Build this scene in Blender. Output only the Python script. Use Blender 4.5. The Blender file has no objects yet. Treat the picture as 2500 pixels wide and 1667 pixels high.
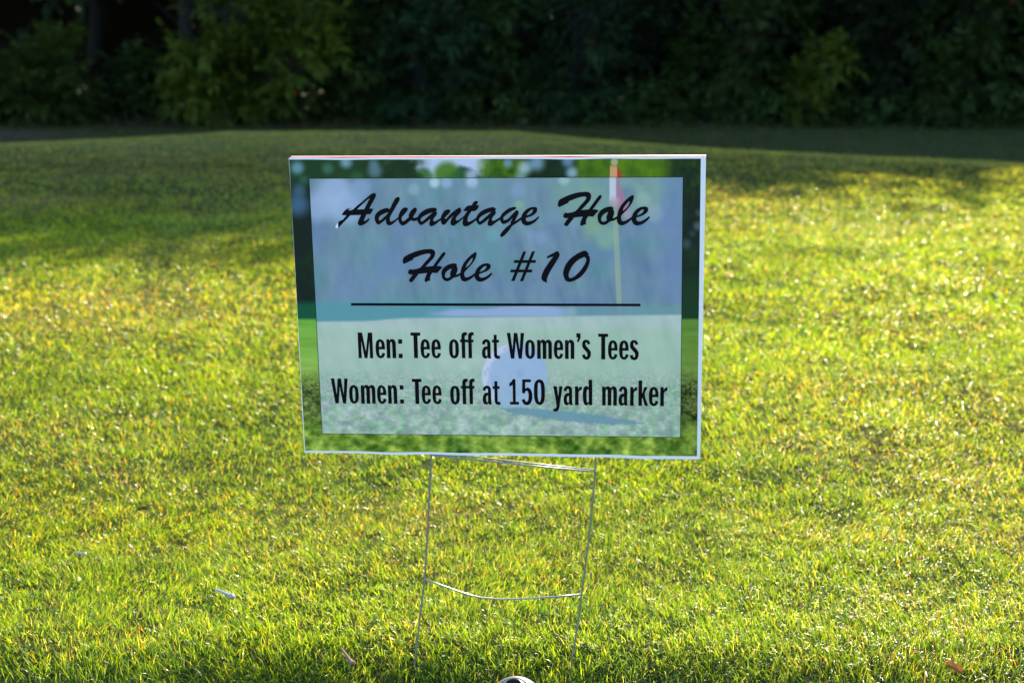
import bpy, math, random
import numpy as np
from mathutils import Vector, Matrix, geometry

random.seed(7)
RNG = np.random.default_rng(11)
scene = bpy.context.scene
COL = scene.collection

# ------------------------------------------------------------------ camera, sky, sun, exposure
CAM_H = 1.04
PITCH = math.radians(14.25)
FPX = 3472.0                                   # focal length in pixels of the 2500 px wide photograph
SUN_EL, SUN_AZ = math.radians(27), math.radians(17)   # azimuth measured from +Y towards +X
cam = bpy.data.cameras.new("camera")
cam.sensor_width = 36; cam.lens = 36 * FPX / 2500
cam.clip_start = 0.05; cam.clip_end = 2000
cam.dof.use_dof = True; cam.dof.focus_distance = 2.10; cam.dof.aperture_fstop = 5.0
cam.dof.aperture_blades = 0
camo = bpy.data.objects.new("camera", cam); COL.objects.link(camo)
camo.location = (0, 0, CAM_H); camo.rotation_euler = (math.pi/2 - PITCH, 0, 0)
scene.camera = camo

world = bpy.data.worlds.new("World"); scene.world = world; world.use_nodes = True
wn = world.node_tree
for n in list(wn.nodes): wn.nodes.remove(n)
sky = wn.nodes.new("ShaderNodeTexSky"); sky.sky_type = 'NISHITA'; sky.sun_disc = False
sky.sun_elevation = SUN_EL; sky.sun_rotation = SUN_AZ
sky.air_density = 1.0; sky.dust_density = 0.6; sky.ozone_density = 1.8
bg = wn.nodes.new("ShaderNodeBackground"); bg.inputs[1].default_value = 0.15
wo = wn.nodes.new("ShaderNodeOutputWorld")
wn.links.new(sky.outputs[0], bg.inputs[0]); wn.links.new(bg.outputs[0], wo.inputs[0])

sl = bpy.data.lights.new("sun", 'SUN'); sl.energy = 5.0; sl.angle = math.radians(0.5); sl.color = (1.0, 0.86, 0.62)
so = bpy.data.objects.new("sun", sl); COL.objects.link(so)
sd = Vector((math.sin(SUN_AZ)*math.cos(SUN_EL), math.cos(SUN_AZ)*math.cos(SUN_EL), math.sin(SUN_EL)))
so.rotation_euler = sd.to_track_quat('Z', 'Y').to_euler(); so.location = sd * 60

scene.view_settings.view_transform = 'Standard'; scene.view_settings.look = 'None'
scene.view_settings.exposure = 1.6; scene.view_settings.gamma = 1
cy = scene.cycles
cy.max_bounces = 8; cy.diffuse_bounces = 4; cy.glossy_bounces = 3; cy.transmission_bounces = 5; cy.transparent_max_bounces = 6
cy.sample_clamp_indirect = 4.0

# ------------------------------------------------------------------ helpers
def srgb(r, g, b):
    def f(c):
        c /= 255.0
        return c/12.92 if c <= 0.04045 else ((c+0.055)/1.055)**2.4
    return (f(r), f(g), f(b))

def tag(o, label=None, cat=None, group=None, kind=None):
    if label: o["label"] = label
    if cat: o["category"] = cat
    if group: o["group"] = group
    if kind: o["kind"] = kind
    return o

def empty(name, loc):
    o = bpy.data.objects.new(name, None); COL.objects.link(o); o.location = loc
    o.empty_display_size = 0.1
    return o

def origin_of(o):
    p = Vector((0, 0, 0))
    while o is not None: p = p + o.location; o = o.parent
    return p

def mesh_obj(name, verts, faces, mat, parent=None, colors=None, smooth=False):
    """faces: list of index tuples, or an (n,k) int array. Coordinates are world coordinates."""
    me = bpy.data.meshes.new(name)
    v = np.asarray(verts, dtype=np.float32)
    if parent is not None:
        v = v - np.array(origin_of(parent), dtype=np.float32)
    if isinstance(faces, np.ndarray):
        n, k = faces.shape
        me.vertices.add(len(v)); me.vertices.foreach_set("co", v.ravel())
        me.loops.add(n*k); me.loops.foreach_set("vertex_index", faces.astype(np.int32).ravel())
        me.polygons.add(n)
        me.polygons.foreach_set("loop_start", np.arange(0, n*k, k, dtype=np.int32))
        me.polygons.foreach_set("loop_total", np.full(n, k, dtype=np.int32))
        me.update(calc_edges=True)
    else:
        me.from_pydata([tuple(map(float, p)) for p in v], [], [tuple(f) for f in faces]); me.update()
    if smooth:
        me.polygons.foreach_set("use_smooth", np.ones(len(me.polygons), dtype=bool))
    if colors is not None:
        ca = me.color_attributes.new("Col", 'FLOAT_COLOR', 'POINT')
        c = np.ones((len(v), 4), dtype=np.float32); c[:, :3] = colors
        ca.data.foreach_set("color", c.ravel())
    me.materials.append(mat)
    o = bpy.data.objects.new(name, me); COL.objects.link(o)
    if parent is not None: o.parent = parent
    return o

def _hash(ix, iy, s):
    n = (ix.astype(np.int64)*374761393 + iy.astype(np.int64)*668265263 + s*1442695041) & 0x7fffffff
    n = ((n ^ (n >> 13)) * 1274126177) & 0x7fffffff
    n = (n ^ (n >> 16)) & 0xffff
    return n / 65535.0
def vnoise(x, y, s=0):
    x = np.asarray(x, float); y = np.asarray(y, float)
    ix, iy = np.floor(x), np.floor(y); fx, fy = x-ix, y-iy
    fx = fx*fx*(3-2*fx); fy = fy*fy*(3-2*fy)
    a = _hash(ix, iy, s); b = _hash(ix+1, iy, s); c = _hash(ix, iy+1, s); d = _hash(ix+1, iy+1, s)
    return (a*(1-fx)+b*fx)*(1-fy) + (c*(1-fx)+d*fx)*fy
def fbm(x, y, s=0, o=4):
    r = 0; a = 0.5; t = 0
    for i in range(o):
        r = r + a*vnoise(x*2**i + 17.3*i, y*2**i + 5.1*i, s+i); t += a; a *= 0.5
    return r/t
def sstep(t):
    t = np.clip(t, 0, 1); return t*t*(3-2*t)

class MB:
    def __init__(s): s.v = []; s.f = []
    def add(s, vs, fs):
        b = len(s.v); s.v += [tuple(p) for p in vs]; s.f += [tuple(i+b for i in f) for f in fs]
    def box(s, o, ax, ay, az):
        o, ax, ay, az = map(Vector, (o, ax, ay, az))
        vs = [o, o+ax, o+ax+ay, o+ay, o+az, o+ax+az, o+ax+ay+az, o+ay+az]
        s.add(vs, [(0,3,2,1), (4,5,6,7), (0,1,5,4), (1,2,6,5), (2,3,7,6), (3,0,4,7)])
    def tube(s, pts, rad, n=10, caps=True):
        pts = [Vector(p) for p in pts]; m = len(pts)
        if not hasattr(rad, '__len__'): rad = [rad]*m
        rings = []; up = None
        for i, p in enumerate(pts):
            d = (pts[min(i+1, m-1)] - pts[max(i-1, 0)]).normalized()
            if up is None:
                up = d.orthogonal().normalized()
            up = (up - d*up.dot(d)).normalized(); w = d.cross(up)
            rings.append([p + (up*math.cos(2*math.pi*k/n) + w*math.sin(2*math.pi*k/n))*rad[i] for k in range(n)])
        vs = [q for r in rings for q in r]; fs = []
        for i in range(m-1):
            for k in range(n):
                fs.append((i*n+k, i*n+(k+1) % n, (i+1)*n+(k+1) % n, (i+1)*n+k))
        if caps: fs += [tuple(range(n-1, -1, -1)), tuple(range((m-1)*n, m*n))]
        s.add(vs, fs)
    def build(s, name, mat, parent=None, smooth=False):
        return mesh_obj(name, s.v, s.f, mat, parent, smooth=smooth)

# ------------------------------------------------------------------ materials
def new_mat(name):
    m = bpy.data.materials.new(name); m.use_nodes = True
    nt = m.node_tree
    b = nt.nodes["Principled BSDF"]
    return m, nt, b
def plain(name, col, rough=0.5, metal=0.0, spec=0.5, noise=0.0, scale=60):
    m, nt, b = new_mat(name)
    b.inputs["Base Color"].default_value = (*col, 1); b.inputs["Roughness"].default_value = rough
    b.inputs["Metallic"].default_value = metal; b.inputs["Specular IOR Level"].default_value = spec
    if noise:
        tc = nt.nodes.new("ShaderNodeTexCoord"); nz = nt.nodes.new("ShaderNodeTexNoise"); nz.inputs["Scale"].default_value = scale
        nz.inputs["Detail"].default_value = 5
        mx = nt.nodes.new("ShaderNodeMixRGB"); mx.blend_type = 'MULTIPLY'; mx.inputs[0].default_value = noise
        mx.inputs[1].default_value = (*col, 1)
        nt.links.new(tc.outputs["Object"], nz.inputs["Vector"]); nt.links.new(nz.outputs["Color"], mx.inputs[2])
        hs = nt.nodes.new("ShaderNodeHueSaturation"); hs.inputs["Saturation"].default_value = 0.6; hs.inputs["Value"].default_value = 1.5
        nt.links.new(mx.outputs[0], hs.inputs["Color"]); nt.links.new(hs.outputs[0], b.inputs["Base Color"])
    return m

def leafy(name, rough=0.35, trans=0.5, tgain=(1.3, 1.15, 0.6), spec=0.5):
    """vertex-coloured thin leaf: diffuse + gloss on the front, light through from behind"""
    m, nt, b = new_mat(name)
    at = nt.nodes.new("ShaderNodeAttribute"); at.attribute_name = "Col"
    b.inputs["Roughness"].default_value = rough; b.inputs["Specular IOR Level"].default_value = spec
    nt.links.new(at.outputs["Color"], b.inputs["Base Color"])
    tr = nt.nodes.new("ShaderNodeBsdfTranslucent")
    mu = nt.nodes.new("ShaderNodeMixRGB"); mu.blend_type = 'MULTIPLY'; mu.inputs[0].default_value = 1
    mu.inputs[2].default_value = (*tgain, 1)
    nt.links.new(at.outputs["Color"], mu.inputs[1]); nt.links.new(mu.outputs[0], tr.inputs["Color"])
    mx = nt.nodes.new("ShaderNodeMixShader"); mx.inputs[0].default_value = trans
    nt.links.new(b.outputs[0], mx.inputs[1]); nt.links.new(tr.outputs[0], mx.inputs[2])
    nt.links.new(mx.outputs[0], nt.nodes["Material Output"].inputs["Surface"])
    return m
M_GRASS = leafy("grass_blade", 0.28, 0.62, (2.22, 1.98, 0.30), 0.5)
M_LEAF = leafy("tree_leaf", 0.6, 0.3, (1.1, 1.1, 0.5), 0.12)
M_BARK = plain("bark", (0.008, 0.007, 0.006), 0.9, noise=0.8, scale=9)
M_BLACK = plain("printed_black_ink", srgb(14, 11, 18), 0.45, spec=0.08)
M_WIRE = plain("galvanised_wire", (0.26, 0.28, 0.27), 0.42, metal=0.7, noise=0.5, scale=220)
M_WHITE = plain("white_plastic_sheet", (0.90, 0.87, 0.92), 0.4)
M_RED = plain("red_backing_print", (0.62, 0.07, 0.05), 0.5)
M_TEE_O = plain("orange_wood", (0.22, 0.062, 0.016), 0.8, spec=.15, noise=0.45, scale=260)
M_TEE_W = plain("white_paint_chipped", (0.25, 0.26, 0.27), 0.45, noise=0.4, scale=300)
M_GREY = plain("grey_cast_metal", (0.11, 0.11, 0.12), 0.5, metal=0.2, noise=0.4, scale=120)
M_DARK = plain("dark_recess", (0.015, 0.015, 0.02), 0.6)

# print material: baked-in ink colours plus the faint wrinkles of the sheet
def print_mat():
    m, nt, b = new_mat("printed_sheet_ink")
    at = nt.nodes.new("ShaderNodeAttribute"); at.attribute_name = "Col"
    nt.links.new(at.outputs["Color"], b.inputs["Base Color"])
    b.inputs["Roughness"].default_value = 0.5; b.inputs["Specular IOR Level"].default_value = 0.14
    tc = nt.nodes.new("ShaderNodeTexCoord"); mp = nt.nodes.new("ShaderNodeMapping")
    mp.inputs["Scale"].default_value = (34, 34, 9); mp.inputs["Rotation"].default_value = (0, math.radians(-13), 0)
    nz = nt.nodes.new("ShaderNodeTexNoise"); nz.inputs["Scale"].default_value = 1.0; nz.inputs["Detail"].default_value = 3
    bp = nt.nodes.new("ShaderNodeBump"); bp.inputs["Strength"].default_value = 0.5; bp.inputs["Distance"].default_value = 0.004
    nt.links.new(tc.outputs["Object"], mp.inputs["Vector"]); nt.links.new(mp.outputs[0], nz.inputs["Vector"])
    nt.links.new(nz.outputs["Fac"], bp.inputs["Height"]); nt.links.new(bp.outputs[0], b.inputs["Normal"])
    return m
M_PRINT = print_mat()

# ------------------------------------------------------------------ photograph pixel -> ray / ground
ct, st = math.cos(PITCH), math.sin(PITCH)
def cam2world(p):          # p = (right, up, forward)
    return Vector((p[0], p[2]*ct + p[1]*st, CAM_H + p[1]*ct - p[2]*st))
def ray(px, py):
    d = ((px-1250)/FPX, (833.5-py)/FPX, 1.0)
    return cam2world(d) - Vector((0, 0, CAM_H))

# ------------------------------------------------------------------ terrain
def hgt(x, y):
    x = np.asarray(x, float); y = np.asarray(y, float)
    yc = np.interp(x, [-12, -3.7, -2, 0, 1.3, 3.3, 12], [8.0, 8.75, 9.75, 9.7, 8.7, 7.75, 7.2])
    t = (y-yc)/5.0
    z = -0.68*sstep(t)
    z = z + 0.62*np.maximum(0, y-22.2) - 0.62*np.maximum(0, y-37)  # added bank behind the wood, steep enough to stay unlit and block low light
    near = np.clip((14-y)/6, 0, 1)
    z = z + near*(0.022*(vnoise(x*1.3, y*1.1, 3)-0.5) + 0.012*(vnoise(x*4.3, y*4.3, 4)-0.5))
    dip = 0.45 + 0.9*vnoise(x*3.1+4, x*0+2, 50)
    z = z - 0.15*dip*sstep((2.13+0.05*vnoise(x*5, x*0, 51)-y)/0.36)*sstep((y+1)/2.0)
    return z
def ground_pt(px, py, lift=0.0):
    d = ray(px, py); t = 1.0
    for _ in range(60):
        p = Vector((0, 0, CAM_H)) + d*t
        g = float(hgt(p.x, p.y)) + lift
        t += (p.z-g)/max(0.15, -d.z + 0.0)*0.7
    return Vector((0, 0, CAM_H)) + d*t

def axis(lo, hi, fine_lo, fine_hi, step, grow=1.12):
    a = list(np.arange(fine_lo, fine_hi+1e-6, step))
    s = step; v = a[-1]
    while v < hi: s *= grow; v += s; a.append(v)
    s = step; v = a[0]; pre = []
    while v > lo: s *= grow; v -= s; pre.append(v)
    return np.array(pre[::-1] + a)
gx = axis(-400, 400, -5, 5, 0.06); gy = axis(-200, 900, 1.4, 13, 0.06)
X, Y = np.meshgrid(gx, gy)
Z = hgt(X, Y)
gv = np.stack([X.ravel(), Y.ravel(), Z.ravel()], 1)
nx, ny = len(gx), len(gy)
ii = np.arange(nx*ny).reshape(ny, nx)
gf = np.stack([ii[:-1, :-1].ravel(), ii[:-1, 1:].ravel(), ii[1:, 1:].ravel(), ii[1:, :-1].ravel()], 1)

def straw(x, y):
    """how dry the turf is (0 green .. 1 straw)"""
    s = sstep((fbm(x*0.9+3, y*1.5, 21, 4)-0.52)/0.26)*0.36 + sstep((fbm(x*5, y*7, 31, 3)-0.52)/0.25)*0.30
    for cx, cy_, rx, ry, a in ((-1.45, 4.55, 0.9, 0.45, 1.0), (-2.3, 6.9, .6, .2, .7), (0.95, 7.0, .8, .5, .8), (1.6, 5.0, 0.7, 0.25, .35),
                              (-0.25, 2.72, .35, .09, .6), (-0.6, 9.3, 1.0, .35, .6), (-0.55, 2.55, .35, .08, .45), (2.4, 6.2, .8, .25, .4), (.75, 2.6, .3, .07, .5)):
        s = s + .8*a*np.exp(-((x-cx)/rx)**2 - ((y-cy_)/ry)**2)
    return np.clip(s, 0, 1)
gcol = np.zeros((nx*ny, 3))
S = straw(X, Y).ravel()
N1 = fbm(X*3, Y*3, 5, 4).ravel()[:, None]
green = np.array([0.055, 0.078, 0.026]); dry = np.array([0.15, 0.13, 0.05]); soil = np.array([0.034, 0.034, 0.016])
gcol = green*(1-S[:, None]) + dry*S[:, None]
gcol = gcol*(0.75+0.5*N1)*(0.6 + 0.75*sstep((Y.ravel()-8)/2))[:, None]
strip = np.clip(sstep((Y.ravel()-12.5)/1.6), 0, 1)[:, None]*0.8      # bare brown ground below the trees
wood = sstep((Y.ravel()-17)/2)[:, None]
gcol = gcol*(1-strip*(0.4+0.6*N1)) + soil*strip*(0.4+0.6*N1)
gcol = gcol*(1-wood) + np.array([0.010, 0.008, 0.005])*wood  # dark woodland soil, darkened further to stand in for shade
# pale worn patch at far left
pp = np.exp(-((X.ravel()+5.9)/0.7)**2 - ((Y.ravel()-16.1)/0.8)**2)[:, None]
gcol = gcol*(1-np.clip(pp*1.3, 0, 1)) + np.array([0.095, 0.082, 0.062])*np.clip(pp*1.3, 0, 1)

def ground_mat():
    m, nt, b = new_mat("turf_soil")
    at = nt.nodes.new("ShaderNodeAttribute"); at.attribute_name = "Col"
    tc = nt.nodes.new("ShaderNodeTexCoord")
    nz = nt.nodes.new("ShaderNodeTexNoise"); nz.inputs["Scale"].default_value = 28; nz.inputs["Detail"].default_value = 8
    rp = nt.nodes.new("ShaderNodeMapRange"); rp.inputs[1].default_value = 0.3; rp.inputs[2].default_value = 0.7
    rp.inputs[3].default_value = 0.55; rp.inputs[4].default_value = 1.45
    mu = nt.nodes.new("ShaderNodeVectorMath"); mu.operation = 'SCALE'
    nt.links.new(tc.outputs["Object"], nz.inputs["Vector"]); nt.links.new(nz.outputs["Fac"], rp.inputs[0])
    nt.links.new(at.outputs["Color"], mu.inputs[0]); nt.links.new(rp.outputs[0], mu.inputs["Scale"])
    nt.links.new(mu.outputs[0], b.inputs["Base Color"])
    b.inputs["Roughness"].default_value = 1.0; b.inputs["Specular IOR Level"].default_value = 0.0
    bp = nt.nodes.new("ShaderNodeBump"); bp.inputs["Distance"].default_value = 0.03; bp.inputs["Strength"].default_value = 0.8
    nt.links.new(nz.outputs["Fac"], bp.inputs["Height"]); nt.links.new(bp.outputs[0], b.inputs["Normal"])
    return m
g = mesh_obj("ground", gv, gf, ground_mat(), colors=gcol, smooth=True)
tag(g, "gently rolling golf course turf dropping to a wood", kind="structure")

# ------------------------------------------------------------------ grass
def blades(P, h, w, lean, az, faz, bend, segs):
    """P (n,3) base, h height, w width, lean tilt, az lean azimuth, faz facing azimuth; returns verts, quads"""
    n = len(P)
    t = np.linspace(0, 1, segs+1)
    ld = np.stack([np.cos(az), np.sin(az)], 1)
    fd = np.stack([np.cos(faz), np.sin(faz), np.zeros(n)], 1)
    rows = []
    for k in range(segs+1):
        ang = lean + bend*t[k]
        r = h*t[k]
        c = P.copy()
        c[:, 0] += ld[:, 0]*np.sin(ang)*r; c[:, 1] += ld[:, 1]*np.sin(ang)*r; c[:, 2] += np.cos(ang)*r
        ww = w*(1 - 0.92*t[k]**1.7)*0.5
        rows.append(c - fd*ww[:, None]); rows.append(c + fd*ww[:, None])
    V = np.stack(rows, 1)                       # n, 2(segs+1), 3
    nv = 2*(segs+1)
    base = (np.arange(n)*nv)[:, None]
    F = np.concatenate([base + np.array([[2*k, 2*k+1, 2*k+3, 2*k+2]]) for k in range(segs)], 0)
    return V.reshape(-1, 3), F, nv

def grass_band(y0, y1, dens, hh, ww, segs, margin=0.5, y_over=None):
    xw = lambda y: 0.375*y + margin
    fe = 0.13*y1 if y1 < 11 else .5
    f0 = 0.0 if y0 < 2 else 0.13*y0
    ya, yb = y0-f0, y1+fe
    area_n = int(dens*(yb-ya)*2*xw(yb))
    x = RNG.uniform(-xw(yb), xw(yb), area_n); y = RNG.uniform(ya, yb, area_n)
    pr = (1 - sstep((y-(y1-fe))/(2*fe)))
    if f0: pr = pr*sstep((y-(y0-f0))/(2*f0))
    keep = (np.abs(x) < xw(y)) & (RNG.random(area_n) < pr)
    x, y = x[keep], y[keep]
    cl = vnoise(x*38, y*38, 8)*0.6 + vnoise(x*11, y*11, 9)*0.4      # tufts
    keep = RNG.random(len(x)) < 0.35 + 1.0*cl
    x, y, cl = x[keep], y[keep], cl[keep]
    n = len(x)
    P = np.stack([x, y, hgt(x, y) - 0.003], 1)
    s = straw(x, y)
    h = hh*(0.30 + 0.95*cl + 0.45*RNG.random(n))*(1-0.08*s)
    h = h*(1 + 0.35*sstep((2.16-y)/0.12))
    w = ww*RNG.uniform(0.55, 1.25, n)
    az = RNG.uniform(0, 2*np.pi, n) + 0.0
    combed = 2*np.pi*vnoise(x*3, y*3, 14)
    az = np.where(RNG.random(n) < 0.45, combed + RNG.normal(0, .6, n), az)
    lean = np.abs(RNG.normal(0.36, 0.36, n)) + 0.2*s
    flat = RNG.random(n) < 0.10; lean = np.where(flat, RNG.uniform(1.0, 1.5, n), lean)
    bend = np.abs(RNG.normal(0.45, 0.45, n))*np.where(flat, .2, 1)
    long_ = RNG.random(n) < 0.012
    h = np.where(long_, h*1.7, h); bend = np.where(long_, bend+0.7, bend)
    V, F, nv = blades(P, h, w, lean, az, RNG.uniform(0, 2*np.pi, n), bend, segs)
    # blade colours: greens, yellow greens, straw, a few rusty blades
    c = np.zeros((n, 3))
    r = RNG.random(n)
    g1 = np.array([0.105, 0.21, 0.022]); g2 = np.array([0.25, 0.33, 0.030]); g3 = np.array([0.035, 0.115, 0.035])
    st1 = np.array([0.46, 0.38, 0.12]); ru = np.array([0.44, 0.20, 0.035]); pale = np.array([0.55, 0.50, 0.30])
    k = RNG.random((n, 1))
    c[:] = g1*(1-k) + g2*k
    c[r < 0.18] = g3
    ps = 0.04 + 0.30*s
    r2 = RNG.random(n)
    c[r2 < ps] = st1
    c[r2 < ps*0.20] = ru
    c[(r2 > 0.975)] = pale
    c[flat & (r < .4)] = np.array([0.38, 0.34, 0.12])
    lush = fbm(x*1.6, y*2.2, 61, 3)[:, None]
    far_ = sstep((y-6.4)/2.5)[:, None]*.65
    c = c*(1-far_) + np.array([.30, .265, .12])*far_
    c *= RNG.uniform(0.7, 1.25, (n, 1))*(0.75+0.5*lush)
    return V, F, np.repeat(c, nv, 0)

def rough_band():
    n = 80000
    y = RNG.uniform(11.5, 18.6, n); x = RNG.uniform(-8.5, 8.5, n)
    k = RNG.random(n) < .25 + .9*vnoise(x*1.3, y*1.3, 88); x, y = x[k], y[k]; n = len(x)
    P = np.stack([x, y, hgt(x, y)-.01], 1)
    h = .05*RNG.uniform(.4, 1.5, n)*(1+1.3*sstep((y-16.6)/1.2))
    V, F, nv = blades(P, h, .012*RNG.uniform(.6, 1.4, n), np.abs(RNG.normal(.4, .4, n)), RNG.uniform(0, 6.28, n), RNG.uniform(0, 6.28, n), np.abs(RNG.normal(.4, .4, n)), 2)
    g_ = np.array([.045, .075, .018]); b_ = np.array([.085, .062, .032])
    m = np.clip(fbm(x*.7, y*1.5, 90, 3)*1.5 - .6 + .55*sstep((-x+1)/4), 0, 1)[:, None]
    return V, F, np.repeat((g_*(1-m)+b_*m)*RNG.uniform(.6, 1.3, (n, 1)), nv, 0)
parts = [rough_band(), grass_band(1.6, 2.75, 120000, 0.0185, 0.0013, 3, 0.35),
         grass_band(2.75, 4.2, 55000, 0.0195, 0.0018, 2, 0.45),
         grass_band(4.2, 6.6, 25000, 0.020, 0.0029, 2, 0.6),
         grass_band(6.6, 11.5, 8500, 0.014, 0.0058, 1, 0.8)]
vo = 0; VV = []; FF = []; CC = []
for V, F, C in parts:
    VV.append(V); FF.append(F+vo); CC.append(C); vo += len(V)
tag(mesh_obj("grass", np.concatenate(VV), np.concatenate(FF), M_GRASS, colors=np.concatenate(CC)),
    "short sunlit golf course grass with dry straw patches", "grass", kind="stuff")
del VV, FF, CC, parts

# ------------------------------------------------------------------ dew drops on the sunlit grass
# (tiny bright droplets, stuff nobody could count)

# ------------------------------------------------------------------ the sign
SW, SH = 0.6096, 0.4572
Tc = Vector((-0.02237, 0.04617, 2.12583))            # right, up, forward
e1 = Vector((0.9985, -0.00924, -0.09437)).normalized()
e2 = Vector((-0.0171, 0.9663, -0.2450)); e2 = (e2 - e1*e2.dot(e1)).normalized()
def rot(v): return cam2world(v) - Vector((0, 0, CAM_H))
SO = cam2world(Tc); U = rot(e1); Vv = rot(e2)
Nn = U.cross(Vv).normalized()
if Nn.y > 0: Nn = -Nn                                # towards the camera
def sp(a, b, z=0.0):                                 # sign plane point (metres from centre), z towards the viewer
    return SO + U*a + Vv*b + Nn*z
def px2s(px, py):                                    # photo pixel -> sign plane coordinates
    d = ray(px, py); o = Vector((0, 0, CAM_H))
    t = (SO-o).dot(Nn)/d.dot(Nn)
    q = o + d*t - SO
    return (q.dot(U), q.dot(Vv))
# inverse map, vectorised: sign coords -> photo px
def s2px(a, b):
    P = np.array(SO)[None, None] + a[..., None]*np.array(U) + b[..., None]*np.array(Vv)
    P = P - np.array([0, 0, CAM_H])
    f = P[..., 1]*ct - P[..., 2]*st; up = P[..., 1]*st + P[..., 2]*ct
    return 1250 + FPX*P[..., 0]/f, 833.5 - FPX*up/f

base = ground_pt(1206, 1602)
sign = empty("yard_sign", base)
tag(sign, "rectangular golf hole sign on a wire stake pushed into the lawn", "sign")

def to_lin(c):
    c = np.clip(c, 0, 255)/255.0
    return np.where(c <= 0.04045, c/12.92, ((c+0.055)/1.055)**2.4)
WREF = to_lin(np.array([206., 212., 240.]))
def ink(c):                                          # seen colour under the shade light -> ink reflectance
    return np.clip(to_lin(c)/WREF*0.84*np.array([1.30, 1.06, 1.03]), 0.002, 0.88)

def lay(c, m, col):
    m = np.clip(m, 0, 1)[..., None]
    return c*(1-m) + np.array(col, float)*m
def blob(px, py, cx, cy_, r, soft=0.35):
    d = np.sqrt((px-cx)**2 + (py-cy_)**2)/r
    return sstep((1+soft-d)/(2*soft))
def grain(px, py, s0):
    """printed turf texture, fine at the focus line and coarser below"""
    k = np.clip((py-900)/160, 0, 1)
    fine = fbm(px/5.0, py/3.5, s0, 3); coarse = fbm(px/15.0, py/12.0, s0+7, 3)
    return fine*(1-k) + coarse*k - 0.5

def outer_print(px, py):
    c = np.zeros(px.shape + (3,)) + np.array([16., 32., 30.])
    n = fbm(px/40, py/40, 70, 4)
    c = lay(c, (n-0.45)*2.2*(py < 700), (24, 58, 34))
    # tree-tops and sky along the top
    top = sstep((470-py)/40)
    c = lay(c, top*(1-sstep((px-1050)/60))*0.6, (34, 74, 40))
    sky_ = sstep((452 + 20*np.sin(px/23.) - 42*sstep(np.abs(px-1090)/130.) - py + 18*(fbm(px/22, py/22, 71, 3)-.5)*2)/26)*sstep((px-930)/50)*(1-sstep((px-1180)/30))
    c = lay(c, sky_, (168, 188, 236))
    c = lay(c, blob(px, py, 1092, 428, 32)*.9, (60, 110, 30)); c = lay(c, blob(px, py, 1035, 434, 22)*.8, (50, 100, 40))
    c = lay(c, blob(px, py, 1130, 430, 20)*.8, (40, 90, 60))
    c = lay(c, blob(px, py, 960, 410, 70, .5)*(fbm(px/18, py/18, 74, 3)*1.5-.1), (22, 46, 26))
    c = lay(c, blob(px, py, 1230, 412, 58, .3)*(0.3+fbm(px/14, py/14, 75, 3)), (62, 104, 14))
    c = lay(c, blob(px, py, 1320, 415, 34, .5)*.8, (18, 40, 16))
    c = lay(c, sstep((px-1385)/40)*(1-sstep((px-1610)/50))*sstep((470-py)/30)*(0.45+0.7*fbm(px/20, py/20, 76, 3)), (80, 122, 16))
    for bx, by, br, col in ((726, 410, 13, (110, 160, 205)), (845, 396, 12, (130, 170, 215)), (915, 418, 14, (96, 130, 165)), (912, 400, 10, (90, 120, 150)),
                            (1281, 410, 14, (165, 195, 240)), (1396, 422, 12, (150, 190, 230)), (1310, 398, 16, (130, 170, 220)), (1240, 398, 10, (110, 150, 200)),
                            (1386, 394, 12, (110, 150, 200)), (1270, 436, 12, (120, 160, 200)), (728, 500, 22, (70, 110, 160)), (730, 465, 14, (60, 100, 130)),
                            (742, 440, 9, (46, 90, 80)), (800, 412, 11, (60, 110, 100)), (1152, 428, 13, (170, 195, 240)), (872, 436, 14, (46, 92, 60)),
                            (1676, 595, 9, (60, 74, 90)), (1704, 552, 9, (80, 100, 120)), (1690, 570, 7, (50, 64, 70)), (1712, 438, 8, (50, 70, 60)), (1706, 520, 7, (70, 80, 80))):
        c = lay(c, blob(px, py, bx, by, br*1.15, .75)*.75, col)
    c = lay(c, sstep((px-1620)/40)*sstep((520-py)/60)*(fbm(px/12, py/16, 78, 3)*1.6-.4), (34, 62, 16))
    # flag above the panel
    c = lay(c, (np.abs(px-1498.5) < 9)*sstep((py-398)/14), (206, 150, 110)); c = lay(c, blob(px, py, 1500, 396, 9), (150, 160, 130))
    c = lay(c, sstep((px-1505)/3)*sstep((1512+(py-410)*.45-px)/4)*(py > 405)*(py < 480), (160, 58, 44))
    # shade of the far bank, then the putting green
    c = lay(c, sstep((py-728)/20)*(1-sstep((px-1000)/300))*.9, (14, 86, 62))
    c = lay(c, sstep((py-640)/60)*sstep((px-1500)/100)*.7, (22, 60, 36))
    gl = sstep((py-774)/9) if True else 0
    g2_ = np.clip((py-777)/140, 0, 1)[..., None]
    lawn = np.array([104., 164, 64])*(1-g2_) + np.array([136., 176, 84])*g2_
    lawn = lawn + ((fbm(px/90, py/12, 80, 3)-.5)*34)[..., None]
    gr = sstep((py-890)/70)
    rightdark = sstep((px-1600)/60)[..., None]
    lawn = lawn*(1-rightdark*.22)
    tex = grain(px, py, 81)
    lawn = lawn*(1 - 0.45*gr[..., None]) + (gr*tex*210)[..., None]*np.array([1., 1.0, .75])
    lawn = lay(lawn, gr*sstep((py-1000)/60)*0.5, (126, 170, 52)) + (sstep((py-1040)/20)*(fbm(px/30, py/20, 84, 3)-.5)*150)[..., None]*np.array([1., .9, .5])
    c = c*(1-gl[..., None]) + lawn*gl[..., None]
    return np.clip(c, 6, 245)

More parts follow.
